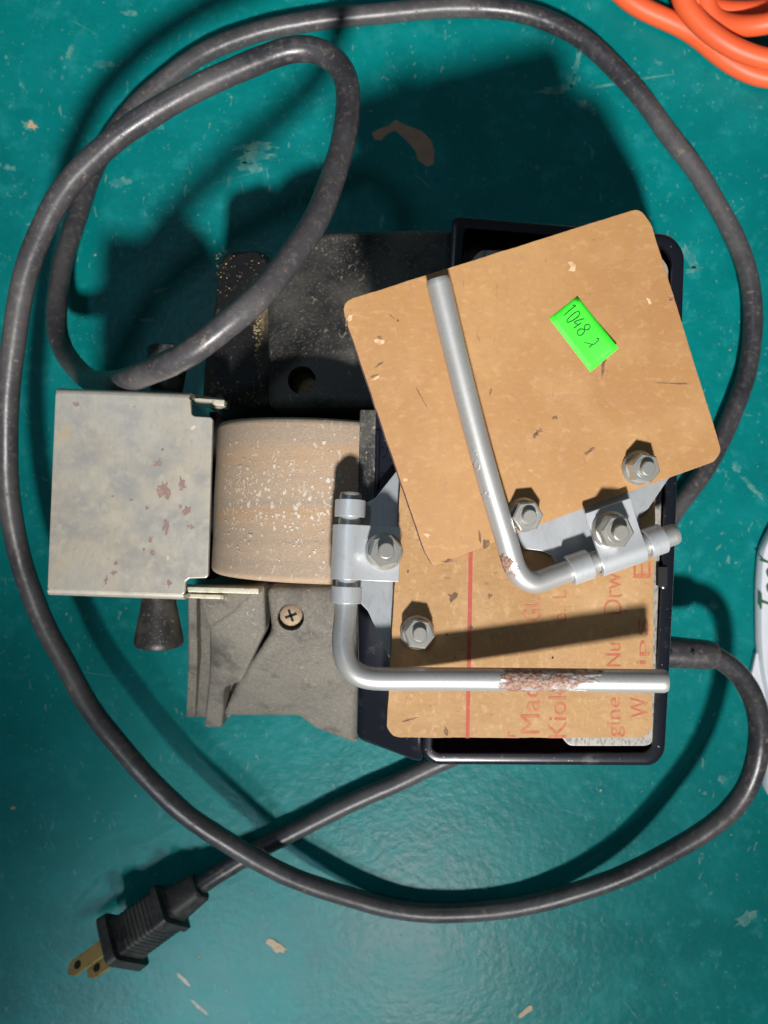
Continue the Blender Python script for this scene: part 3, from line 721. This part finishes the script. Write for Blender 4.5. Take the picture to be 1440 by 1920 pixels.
# ---- upper jig, tilted across the lower one
UP = Plane((637, 565, 131), (1200, 390, 124), (810, 1062, 122))
J2 = empty('knife_rest_jig', P(990, 740, 120), 'tilted tan hardboard jig with green price sticker, lying on top of the other board', 'jig')
ub = [(637,566),(1200,389),(1222,420),(1354,846),(1340,866),(1120,944),(1010,985),(812,1063),(796,1035)]
prism('board', [UP.at(p.x, p.y) for p in worn(round_poly(ub, [26,22,10,14,8,60,60,8,20], 4), seed=5)], UP.n * -3.2, [M.board, M.board_edge], J2, bevel=.35, side_mat=1)
board2 = J2.children[-1]
prism('bracket', [UP.at(x, y, -3.4) for x, y in [(940,930),(1230,820),(1290,860),(1253,899),(1216,954),(1199,968),(1199,1000),(1190,1014),(1070,1066),(1048,1072),(1043,1060),(1034,1042),(1015,1033),(981,1029),(972,1014)]],
      UP.n * -1.3, M.zinc, J2, bevel=.25)
def on2(s_, off=1.0): return UP.at(1000 + 268 * s_, 1094 - 94 * s_, off)
rodpts = [on2(1.0), on2(.8), on2(.5), on2(.25), on2(.10, 1.4), UP.at(1004, 1093, 1.8), UP.at(983, 1086, 2.4), UP.at(967, 1068, 3.0), UP.at(958, 1042, 3.6), UP.at(946, 1000, 4.2), UP.at(916, 900, 4.8), UP.at(886, 790, 5.4), UP.at(852, 655, 6.2), UP.at(820, 521, 7.2)]
rp = smooth_path(resample(catmull(rodpts, 12), .8), 8)
def rust2(t, p):
    px = 720 + p.x * F / (H - p.z); py = 960 - p.y * F / (H - p.z)
    if (px - 944) ** 2 + (py - 1056) ** 2 < 16 ** 2: return .75
    if (px - 956) ** 2 + (py - 1068) ** 2 < 20 ** 2: return .42
    for (x, y) in ((893, 873), (909, 930), (889, 850)):
        if (px - x) ** 2 + (py - y) ** 2 < 9 ** 2: return .42
    return 0
tube('rod', rp, RR, M.rod, J2, seg=28, rust=rust2, chamfer=.35)
knuckle('bracket_knuckle', J2, on2(.25), on2(.39), UP.n, RR + .05, 1.2, 270, -25, None, M.strap)
knuckle('bracket_knuckle', J2, on2(.785), on2(.90), UP.n, RR + .05, 1.2, 270, -25, None, M.strap)
knuckle('clamp_strap', J2, on2(.44), on2(.745), UP.n, RR + .25, 1.3, 250, 75, [(2.6, 3.5), (4.4, 3.1), (6.5, 2.8), (9.0, 2.7), (15.0, 2.7)], M.strap)
nut(J2, UP.at(1143, 993, 4.4), UP.n, 1.08, .2, 2.6)
nut(J2, UP.at(980, 965, 0.0), UP.n, 1.0, .35, 1.8)
nut(J2, UP.at(1196, 877, 0.0), UP.n, 1.0, .05, 1.8)
# price sticker with one lifted corner
nu, nv = 10, 6; q = [(1030, 597), (1083, 555), (1160, 653), (1107, 697)]
V, Fc = [], []
for i in range(nu + 1):
    for j in range(nv + 1):
        u, v = i / nu, j / nv
        x = (q[0][0] * (1 - v) + q[1][0] * v) * (1 - u) + (q[3][0] * (1 - v) + q[2][0] * v) * u
        y = (q[0][1] * (1 - v) + q[1][1] * v) * (1 - u) + (q[3][1] * (1 - v) + q[2][1] * v) * u
        lift = max(0, (u - .45)) * max(0, v - .25) * 5.0
        V.append(UP.at(x, y, .12 + lift))
for i in range(nu):
    for j in range(nv):
        a_ = i * (nv + 1) + j; Fc.append((a_, a_ + 1, a_ + nv + 2, a_ + nv + 1))
stk = mesh('price_sticker', V, Fc, M.sticker, J2, smooth=80)
stk['label'] = 'fluorescent green sticker with handwritten 1048'
md = stk.modifiers.new('thickness', 'SOLIDIFY'); md.thickness = .08 * S; md.offset = -1; bake(stk)
def zz(x, y): return (1000 + x / 7.2, 520 + y / 7.2)
def pen(pts, wpx=1.1):
    pts = [Vector(zz(*p)) for p in pts]
    pts3 = catmull([p.to_3d() for p in pts], 6) if len(pts) > 2 else [p.to_3d() for p in pts]
    V, Fc = [], []
    def lift(p):
        e1 = Vector((q[3][0] - q[0][0], q[3][1] - q[0][1])); e2 = Vector((q[1][0] - q[0][0], q[1][1] - q[0][1])); d = Vector((p.x - q[0][0], p.y - q[0][1]))
        u = d.dot(e1) / e1.length_squared; v = d.dot(e2) / e2.length_squared
        return .12 + max(0, (u - .45)) * max(0, v - .25) * 5.0 + .10
    for i, p in enumerate(pts3):
        t = (pts3[min(i + 1, len(pts3) - 1)] - pts3[max(i - 1, 0)]).normalized(); nn = Vector((-t.y, t.x, 0)) * wpx
        for s_ in (-1, 1):
            r_ = p + nn * s_; V.append(UP.at(r_.x, r_.y, lift(r_)))
    for i in range(len(pts3) - 1): Fc.append((2 * i, 2 * i + 1, 2 * i + 3, 2 * i + 2))
    mesh('handwriting', V, Fc, M.ink, stk, smooth=None)
pen([(528, 380), (572, 384), (500, 440), (414, 516)])
pen([(630, 490), (610, 460), (560, 480), (490, 540), (455, 585), (470, 608), (530, 585), (600, 535), (630, 490)])
pen([(690, 558), (620, 578), (556, 606), (580, 630), (618, 640)]); pen([(650, 612), (600, 650), (546, 688)])
pen([(690, 690), (700, 650), (740, 635), (768, 665), (735, 708), (690, 705), (630, 700), (592, 745), (620, 786), (670, 765), (692, 720), (690, 690)])
pen([(690, 880), (750, 895), (810, 905), (850, 880), (888, 828), (842, 832)], .95); pen([(812, 900), (780, 925), (750, 952)])
for (x, y, rx, ry, an, m) in [(711,640,7,8,20,M.woodchip),(712,633,6,4,0,M.darkmark),(1010,809,8,4,-20,M.darkmark),(1003,816,5,5,0,M.darkmark),(1041,783,5,3,0,M.darkmark),(1105,846,10,2.5,-35,M.darkmark),
        (712,683,9,2,-35,M.darkmark),(704,710,8,3,-25,M.woodchip),(703,704,7,1.6,-25,M.darkmark),(735,594,5,1.6,40,M.darkmark),(746,601,2,2,0,M.darkmark),(1130,694,3,12,8,M.darkmark),(1133,677,5,1.6,-30,M.darkmark),
        (1268,719,28,1.3,2,M.darkmark),(1258,560,5,3,10,M.darkmark),(790,745,18,1.3,60,M.darkmark),(801,1003,6,4,20,M.woodchip),(761,900,5,4,30,M.woodchip),(920,735,2,6,10,M.darkmark),(1216,563,3,7,-30,M.woodchip),
        (840,1052,9,3,-5,M.darkmark),(912,1020,6,8,0,M.darkmark),(655,596,8,4,-40,M.woodchip),(650,605,3,6,10,M.darkmark),(1075,500,8,11,0,M.woodchip),(899,1005,2,16,-5,M.darkmark)]:
    flake('dent_mark' if m is M.darkmark else 'splinter', [UP.at(px, py, .07) for px, py in blob(x, y, rx, ry, an, int(x * 3 + y), 12, .5)], m, board2, .05)

# ------------------------------------------------------------------ neighbours at the edge of the frame
pts = [(1120,-60,6),(1171,-6,5),(1206,17,4.5),(1246,35,4.3),(1287,54,4.3),(1320,78,4.3),(1350,104,4.3),(1388,128,4.3),(1440,146,4.5),(1560,140,8),(1680,40,12),(1700,-120,14),(1580,-260,14),(1400,-240,14),(1295,-120,14),
       (1272,-30,14),(1282,6,13.5),(1300,32,13),(1334,64,13),(1381,93,12.6),(1424,108,12.4),(1470,112,13),(1600,60,18),(1640,-80,22),(1540,-200,24),(1380,-180,20),(1290,-80,10),(1290,-10,5),(1330,16,4.5),(1383,22,4.3),(1450,14,4.3),
       (1540,-40,6),(1500,-150,14),(1370,-120,14),(1318,-30,8),(1335,34,5),(1370,47,8),(1407,49,12),(1460,38,16),(1560,-20,20)]
EX = empty('extension_cord', P(1450, -40, 0), 'coiled orange extension cord at the top right corner of the bench', 'cord')
tube('cable', smooth_path(resample(catmull([P(*p) for p in pts], 14), 2.0), 8), 4.15, M.orange, EX, seg=22)
PK = empty('plastic_package', P(1500, 1200, 0), 'white plastic package with green lettering at the right edge of the bench', 'package')
pk = round_poly([(1441,1003),(1428,1032),(1423,1090),(1423,1190),(1427,1250),(1437,1300),(1447,1345),(1446,1400),(1435,1428),(1435,1476),(1452,1506),(1640,1530),(1640,940),(1480,940)], 24, 5)
prism('film_body', [P(p.x + 4, p.y, 6) for p in pk], Vector((-1, 0, -6)), M.white, PK, bevel=2)
prism('film_flap', [P(x, y, 3) for x, y in [(1430,1206),(1417,1228),(1410,1262),(1430,1320),(1470,1320),(1470,1198)]], Vector((0, 0, -3)), M.white, PK, bevel=.8)
print_up('printed_text', 'Tool', 1424, 1462, 1058, 1152, lambda x, y: P(x, y, 6.08), M.greenink, PK, shear=.12)
